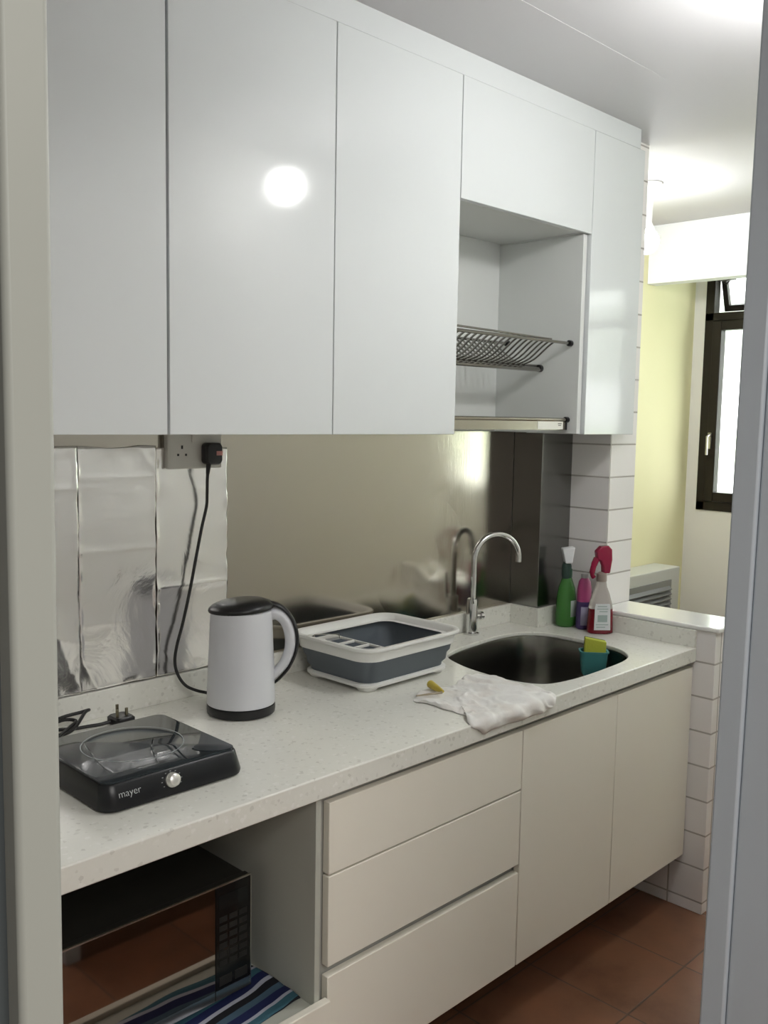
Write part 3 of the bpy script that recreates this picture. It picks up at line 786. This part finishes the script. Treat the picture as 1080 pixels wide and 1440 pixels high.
for j in range(nv + 1):
    row = []
    for i in range(nu + 1):
        a = pw(TOPS, i / nu); b = pw(BOTS, i / nu); p = a.lerp(b, j / nv)
        x, s = p.x, p.y
        q = Vector((x * 16, s * 16, 2.2))
        h = .0035 + .008 * max(0, noise.noise(q) + .30) + .0075 * (.25 - min(.25, abs(noise.noise(q * 1.9 + Vector((5, 1, 0)))))) * 2 + .0015 * noise.noise(q * 6)
        fold = abs(math.sin((x - s * .6) * 52 + 2.2 * noise.noise(Vector((x * 8, s * 8, 0))))) ** 3
        h += .006 * fold * min(1, max(0, (x - 1.68) / .12))
        edge = min(i / nu, 1 - i / nu, j / nv, 1 - j / nv)
        h = h if edge > .06 else .0022 + (h - .0022) * (edge / .06)
        E0 = .603
        if s < E0 - .012: pos = (x, -s, H + h)
        elif s < E0 + .012:
            w__ = (s - (E0 - .012)) / .024 * PI / 2; R0 = .0105 + h
            pos = (x, -(E0 - .0105) - R0 * math.sin(w__) + .0, H - .0105 + R0 * math.cos(w__))
        else: pos = (x, -(E0 + h), H - .0105 - (s - E0 - .012))
        row.append(bm.verts.new(pos))
    V.append(row)
for j in range(nv):
    for i in range(nu): bm.faces.new((V[j][i], V[j][i + 1], V[j + 1][i + 1], V[j + 1][i]))
m_cloth = mat('white_cotton', (.80, .76, .72), .9)
tcn = N(m_cloth, 'ShaderNodeTexCoord'); nn_ = N(m_cloth, 'ShaderNodeTexNoise'); nn_.inputs['Scale'].default_value = 14
L(m_cloth, tcn.outputs['Object'], nn_.inputs['Vector'])
L(m_cloth, ramp(m_cloth, nn_.outputs['Fac'], [(.3, (.82, .78, .73)), (.55, (.88, .87, .84))]), P(m_cloth).inputs['Base Color'])
wv = N(m_cloth, 'ShaderNodeTexNoise'); wv.inputs['Scale'].default_value = 120; L(m_cloth, tcn.outputs['Object'], wv.inputs['Vector'])
bb = N(m_cloth, 'ShaderNodeBump'); bb.inputs['Strength'].default_value = .3; bb.inputs['Distance'].default_value = .002
L(m_cloth, wv.outputs['Fac'], bb.inputs['Height']); L(m_cloth, bb.outputs[0], P(m_cloth).inputs['Normal'])
o = link('kitchen_cloth', bm, m_cloth, solid=.0014, smooth=180, origin=(1.72, -.5, H))
tag(o, 'crumpled white cloth draped over the worktop edge before the sink', 'cloth')
t = thing('kitchen_utensil', 'small thin utensil with yellow end lying on left corner of the white cloth', 'utensil', (1.66, -.385, H + .010), 0)
bm = bm_new(); tube(bm, [(1.682, -.370, H + .019), (1.672, -.396, H + .018), (1.660, -.430, H + .018)], [.0100, .0085, .0035], 10)
link('yellow_end', bm, mat('mustard_yellow_plastic', (.62, .48, .08), .45), t)
bm = bm_new(); tube(bm, [(1.655, -.432, H + .017), (1.630, -.418, H + .0155), (1.598, -.400, H + .013)], [.0030, .0028, .002], 8)
link('thin_shaft', bm, mat('dull_tan_metal', (.42, .36, .26), .4, metal=.4), t)

# ------------------------------------------------------------------ bottles in the corner
def glassy(name, col, rough=.15, alpha=1): return mat(name, col, rough, trans=.35, ior=1.4)
# green spray bottle
bxx, byy = 2.566, -.170
t = thing('spray_bottle', 'green spray bottle with white trigger head in the corner by the column', 'bottle', (bxx, byy, H), group='cleaning bottles beside the sink')
bm = bm_new()
loft(bm, [circ(bxx, byy, H + z, a, 32, b) for a, b, z in ((.030, .026, .0005), (.037, .031, .006), (.038, .032, .04), (.036, .030, .09), (.030, .026, .125), (.020, .018, .150), (.014, .014, .165))])
bd = link('bottle_body', bm, glassy('green_liquid_bottle', (.09, .30, .07)), t)
bm = bm_new()
for x_, y_, nx_, w__ in ((0, 0, 0, 0),):
    vsr = []
    for zz in (.030, .115):
        pass
# curved label band on the front
def band(cx, cy, rx_, ry_, z0, z1, a0, a1, taper=0, n=16):
    b_ = bm_new(); lo = []; hi = []
    for i in range(n + 1):
        a = math.radians(a0 + (a1 - a0) * i / n)
        lo.append(b_.verts.new((cx + rx_ * math.cos(a), cy + ry_ * math.sin(a), z0)))
        hi.append(b_.verts.new((cx + (rx_ - taper) * math.cos(a), cy + (ry_ - taper) * math.sin(a), z1)))
    for i in range(n): b_.faces.new((lo[i], lo[i + 1], hi[i + 1], hi[i]))
    return b_
bm.free()
link('label', band(bxx, byy, .0388, .0328, H + .035, H + .088, -115, -20, .0018), mat('pale_green_label', (.42, .50, .44), .4), bd, solid=.0004)
bm = bm_new(); lathe(bm, bxx, byy, [(.0155, H + .160), (.0165, H + .163), (.0165, H + .188), (.012, H + .192), (.011, H + .212)], 20)
link('collar', bm, mat('dark_green_plastic', (.02, .07, .04), .35), t)
q0 = Vector((.70, -.71, 0))
def head(name, base, direction, m, hgt=.05, ln=.055, parent=None, wid=.010):
    """trigger sprayer head: nozzle block along `direction`, sloping down to the collar"""
    d_ = Vector(direction).normalized(); s_ = Vector((-d_.y, d_.x, 0)); b0 = Vector(base)
    prof = [(-.020, 0), (.012, 0), (.016, hgt * .45), (ln * .65, hgt * .62), (ln * .7, hgt), (-.012, hgt * 1.02), (-.026, hgt * .75)]
    bm_ = bm_new()
    loft(bm_, [[b0 + d_ * a + Vector((0, 0, b)) + s_ * w for a, b in prof] for w in (-wid, wid)])
    return link(name, bm_, m, parent, bevel=.003, seg=3)
bm = bm_new()
gd = Vector((.70, -.71, 0)); gs = Vector((.71, .70, 0)); g0 = Vector((bxx, byy, H))
loft(bm, [[g0 + gd * a + Vector((0, 0, b)) + gs * w_ for a, b in ((-.011, .208), (.012, .208), (.019, .262), (-.022, .256))] for w_ in (-.022, .016)])
link('trigger_head', bm, mat('white_spray_head', (.85, .86, .88), .35), t, bevel=.004, seg=3)
bm = bm_new(); loft(bm, [circ(bxx - .004, byy, H + z, a, 16, a * .8) for a, z in ((.017, .158), (.019, .175), (.018, .200), (.012, .212))]); 
link('trigger_guard', bm, mat('dark_trigger', (.03, .06, .05), .4), t)
# purple bottle with pink cap
bxx, byy = 2.574, -.232
t = thing('detergent_bottle', 'small purple bottle with pink upper half between the green and red bottles', 'bottle', (bxx, byy, H), group='cleaning bottles beside the sink')
bm = bm_new(); loft(bm, [circ(bxx, byy, H + z, a, 28, b) for a, b, z in ((.022, .019, .0005), (.0265, .023, .005), (.0265, .023, .085), (.0255, .022, .090))])
bd = link('bottle_body', bm, mat('purple_wrapped_plastic', (.06, .035, .13), .35), t)
link('label', band(bxx, byy, .0272, .0237, H + .015, H + .075, -165, -100, 0), mat('violet_white_print', (.34, .32, .46), .4), bd, solid=.0004)
bm = bm_new(); loft(bm, [circ(bxx, byy, H + z, a, 28, b) for a, b, z in ((.025, .022, .0902), (.025, .022, .13), (.020, .018, .155), (.011, .011, .166))])
link('shoulder', bm, mat('pink_plastic', (.50, .08, .24), .35, trans=.2), t)
bm = bm_new(); lathe(bm, bxx, byy, [(.0125, H + .166), (.0125, H + .180), (.008, H + .182)], 18)
link('cap', bm, mat('grey_cap', (.45, .44, .44), .4), t)
# red trigger bottle
bxx, byy = 2.560, -.302
t = thing('spray_bottle', 'clear spray bottle of red liquid with crimson trigger head and white label', 'bottle', (bxx, byy, H), group='cleaning bottles beside the sink')
a_ = math.radians(-42); du = Vector((math.cos(a_), math.sin(a_), 0)); dv = Vector((-du.y, du.x, 0))
def ell(z, a, b, n=32, pw_=3.0):
    out = []
    for i in range(n):
        q = 2 * PI * i / n; c_, s_ = math.cos(q), math.sin(q)
        out.append(Vector((bxx, byy, H + z)) + du * (a * abs(c_) ** (2 / pw_) * (1 if c_ >= 0 else -1)) + dv * (b * abs(s_) ** (2 / pw_) * (1 if s_ >= 0 else -1)))
    return out
bm = bm_new(); loft(bm, [ell(z, a, b) for z, a, b in ((.0005, .036, .019), (.004, .041, .023), (.03, .0405, .023), (.080, .038, .022))])
bd = link('liquid_body', bm, mat('red_liquid_bottle', (.22, .008, .02), .12, trans=.2), t)
bm = bm_new(); loft(bm, [ell(z, a, b) for z, a, b in ((.0803, .038, .022), (.10, .034, .020), (.128, .026, .017), (.150, .017, .014), (.168, .014, .013))])
link('clear_shoulder', bm, mat('cloudy_clear_plastic', (.75, .70, .66), .2, trans=.45, ior=1.3), t)
bm = bm_new()
c0 = Vector((bxx, byy, H)) - dv * .0238
loft(bm, [[c0 + du * a + Vector((0, 0, b)) - dv * o_ for a, b in ((-.025, .014), (.027, .014), (.0245, .085), (.022, .098), (-.022, .098), (-.0245, .085))] for o_ in (0, .0006)])
lb = link('label', bm, mat('white_label', (.72, .74, .76), .4), bd)
bm = bm_new()
for (x0_, x1_, z0_) in ((-.016, .014, .088), (-.018, .018, .080), (-.010, .016, .072), (-.020, .020, .030), (-.018, .010, .022)):
    loft(bm, [[c0 + du * a + Vector((0, 0, b)) - dv * o_ for a, b in ((x0_, z0_), (x1_, z0_), (x1_, z0_ + .003), (x0_, z0_ + .003))] for o_ in (.0007, .0010)])
loft(bm, [[c0 + du * a + Vector((0, 0, b)) - dv * o_ for a, b in ((-.015, .040), (.016, .040), (.016, .062), (-.015, .062))] for o_ in (.0007, .0010)])
link('label_print', bm, mat('grey_green_print', (.38, .46, .45), .5), lb)
bm = bm_new(); lathe(bm, bxx, byy, [(.0155, H + .166), (.0165, H + .168), (.016, H + .190), (.010, H + .195)], 20)
link('collar', bm, mat('grey_brown_collar', (.34, .28, .25), .4), t)
m_crim = mat('crimson_plastic', (.30, .003, .045), .25, coat=.3)
bm = bm_new()
hdv = Vector((-.74, .50, 0)).normalized()
b0 = Vector((bxx + .010, byy - .006, H)); s_ = Vector((-hdv.y, hdv.x, 0))
prof = [(-.012, .192), (.010, .192), (.012, .215), (.020, .232), (.032, .236), (.036, .262), (.020, .278), (-.004, .280), (-.016, .268), (-.018, .235)]
loft(bm, [[b0 + hdv * a + Vector((0, 0, b)) + s_ * w for a, b in prof] for w in (-.012, .012)])
link('trigger_head', bm, m_crim, t, bevel=.004, seg=3)
bm = bm_new(); tube(bm, spline([b0 + hdv * .030 + Vector((0, 0, .240)), b0 + hdv * .040 + Vector((0, 0, .215)), b0 + hdv * .044 + Vector((0, 0, .190)), b0 + hdv * .038 + Vector((0, 0, .178))], 5), [.010] * 5 + [.009] * 5 + [.007] * 6, 12)
link('trigger', bm, m_crim, t)

# ------------------------------------------------------------------ sponge caddy and sponge
ccx, ccy = 2.385, -.392
t = thing('sponge_caddy', 'teal plastic cup hanging on the right wall of the sink', 'caddy', (ccx, ccy, .74))
bm = bm_new()
V0 = loft(bm, [rrect(ccx, ccy, a, b, .014, z, 5) for a, b, z in ((.028, .018, .735), (.034, .023, .742), (.040, .027, .806), (.043, .029, .807), (.043, .029, .811), (.038, .025, .811), (.036, .024, .80), (.030, .020, .745))])
for v in bm.verts:
    p = v.co - Vector((ccx, ccy, 0)); a = math.radians(-50)
    v.co = Vector((ccx + p.x * math.cos(a) - p.y * math.sin(a), ccy + p.x * math.sin(a) + p.y * math.cos(a), p.z))
link('cup', bm, mat('teal_plastic', (.08, .30, .30), .4), t)
bm = bm_new(); tube(bm, [(ccx + .018, ccy, .79), (ccx + .048, ccy, .79)], [.004, .013], 16); link('suction_cup', bm, m_black, t)
t = thing('sponge', 'yellow-green sponge with dark scouring side standing in the teal cup', 'sponge', (ccx, ccy, .75))
a = math.radians(-50)
def sponge(name, m, o0, o1):
    bm = bm_new(); vs = box(bm, -.030, .032, o0, o1, .755, .850)
    for v in vs:
        x, y, z = v.co
        if z > .8: z += -.010 * (x + .030) / .06
        x += (z - .755) * .03
        v.co = Vector((ccx + x * math.cos(a) - y * math.sin(a), ccy + x * math.sin(a) + y * math.cos(a), z))
    return link(name, bm, m, t, bevel=.002)
ms = mat('lime_sponge_foam', (.52, .56, .07), .9); add_bump(ms, 300, .6, .002)
sponge('foam', ms, -.014, .010)
sponge('scouring_pad', mat('dark_green_scourer', (.02, .05, .03), .95), .0102, .017)

# ------------------------------------------------------------------ microwave and the striped mat under it
t = thing('microwave_oven', 'black microwave oven with dark mirror door tinted like its floor reflection on the open shelf', 'microwave', (.83, -.3, .378))
mx0, mx1, my0, mz0, mz1 = .600, 1.0585, -.4712, .380, .6085
bx('housing', (mx0, mx1, my0 + .018, -.10, mz0, mz1 - .004), mat('black_painted_steel', (.018, .018, .016), .35), t, bevel=.004)
m_mir = mat('mirror_glass_floor_tint', (.30, .26, .23), .04, metal=1)  # dark mirror glass with the floor's brown reflection tinted in
m_trim = mat('polished_edge_trim', (.78, .78, .74), .2, metal=1)
bx('front_panel', (mx0, mx1 - .0012, my0 + .002, my0 + .019, mz0, mz1 - .0012), mat('dark_door_frame', (.02, .02, .018), .3), t, bevel=.001)
bm = bm_new(); box(bm, mx0, mx1, my0 - .0006, my0 + .0035, mz1 - .0026, mz1 + .0002); box(bm, mx1 - .0020, mx1 + .0002, my0 - .0006, my0 + .0035, mz0, mz1 - .0012)
link('edge_trim', bm, m_trim, t)
dr = bx('door', (mx0 + .0022, .9745, my0, my0 + .0019, .4015, mz1 - .0022), m_mir, t)
bx('lower_strip', (mx0 + .0022, .9745, my0 + .0002, my0 + .0018, mz0 + .001, .4005), m_trim, t)
bx('lower_strip', (.9765, mx1 - .001, my0 + .0002, my0 + .0018, mz0 + .001, .4005), m_trim, t)
cp = bx('control_panel', (.9765, mx1 - .0022, my0, my0 + .0019, .4015, mz1 - .0022), mat('glossy_black_panel', (.008, .008, .008), .15), t)
m_btn = mat('dark_grey_button', (.018, .018, .017), .4)
m_disp = mat('dark_display', (.012, .014, .014), .1)
bx('display', (.983, 1.050, my0 - .0006, my0, .560, .588), m_disp, cp)
for r_ in range(6):
    for c_ in range(3):
        x_ = .984 + c_ * .0230; z_ = .534 - r_ * .0175
        bx('button', (x_, x_ + .0185, my0 - .0005, my0, z_, z_ + .011), m_btn, cp)
for c_ in range(2):
    bx('button', (.984 + c_ * .036, .984 + c_ * .036 + .029, my0 - .001, my0, .408, .426), m_btn, cp, bevel=.0005)
for (x_, y_) in ((.63, -.44), (1.03, -.44), (.63, -.14), (1.03, -.14)):
    bm = bm_new(); lathe(bm, x_, y_, [(.012, .3715), (.013, mz0)], 16); link('foot', bm, m_black, t)

bm = bm_new(); nx, ny = 70, 40; V = []
for j in range(ny + 1):
    row = []
    for i in range(nx + 1):
        uu, vv = i / nx, j / ny
        x = .62 + .490 * uu; y = -.565 + .40 * vv
        x += .010 * noise.noise(Vector((y * 9, 1, 2)))
        y += .008 * noise.noise(Vector((x * 7, 3, 4)))
        h = .0
        if x > 1.065: h = .006 * abs(math.sin((y + .5) * 26)) * min(1, (x - 1.065) / .03)
        if y < -.49: h += .004 * max(0, noise.noise(Vector((x * 11, y * 11, 8)))) 
        row.append(bm.verts.new((x, y, .3675 + h)))
    V.append(row)
for j in range(ny):
    for i in range(nx): bm.faces.new((V[j][i], V[j][i + 1], V[j + 1][i + 1], V[j + 1][i]))
m_mat = mat('striped_cotton', (.3, .4, .5), .85)
tcn = N(m_mat, 'ShaderNodeNewGeometry'); s3 = N(m_mat, 'ShaderNodeSeparateXYZ'); L(m_mat, tcn.outputs['Position'], s3.inputs[0])
nz_ = N(m_mat, 'ShaderNodeTexNoise'); nz_.inputs['Scale'].default_value = 4; L(m_mat, tcn.outputs['Position'], nz_.inputs['Vector'])
q1 = N(m_mat, 'ShaderNodeMath', operation='MULTIPLY_ADD'); q1.inputs[1].default_value = .05; L(m_mat, nz_.outputs['Fac'], q1.inputs[0]); L(m_mat, s3.outputs[1], q1.inputs[2])
q2 = N(m_mat, 'ShaderNodeMath', operation='MULTIPLY_ADD'); q2.inputs[1].default_value = -.10; L(m_mat, s3.outputs[0], q2.inputs[0]); L(m_mat, q1.outputs[0], q2.inputs[2])
q3 = N(m_mat, 'ShaderNodeMath', operation='MULTIPLY_ADD'); q3.inputs[1].default_value = 1 / .165; q3.inputs[2].default_value = 10; L(m_mat, q2.outputs[0], q3.inputs[0])
q4 = N(m_mat, 'ShaderNodeMath', operation='FRACT'); L(m_mat, q3.outputs[0], q4.inputs[0])
BL, WH, NV, TL, LB = (.006, .007, .012), (.40, .42, .50), (.008, .014, .075), (.04, .12, .16), (.06, .11, .16)
c = ramp(m_mat, q4.outputs[0], [(0, BL), (.10, TL), (.22, WH), (.27, NV), (.40, LB), (.50, BL), (.60, WH), (.66, NV), (.78, TL), (.90, WH), (.95, BL)], 'CONSTANT')
L(m_mat, c, P(m_mat).inputs['Base Color'])
o = link('striped_mat', bm, m_mat, solid=.0012, smooth=180, origin=(.86, -.36, .367))
tag(o, 'blue, teal, black and white striped cloth under the microwave', 'mat')

# drop the helper property
for o in bpy.data.objects:
    if '_o' in o: del o['_o']
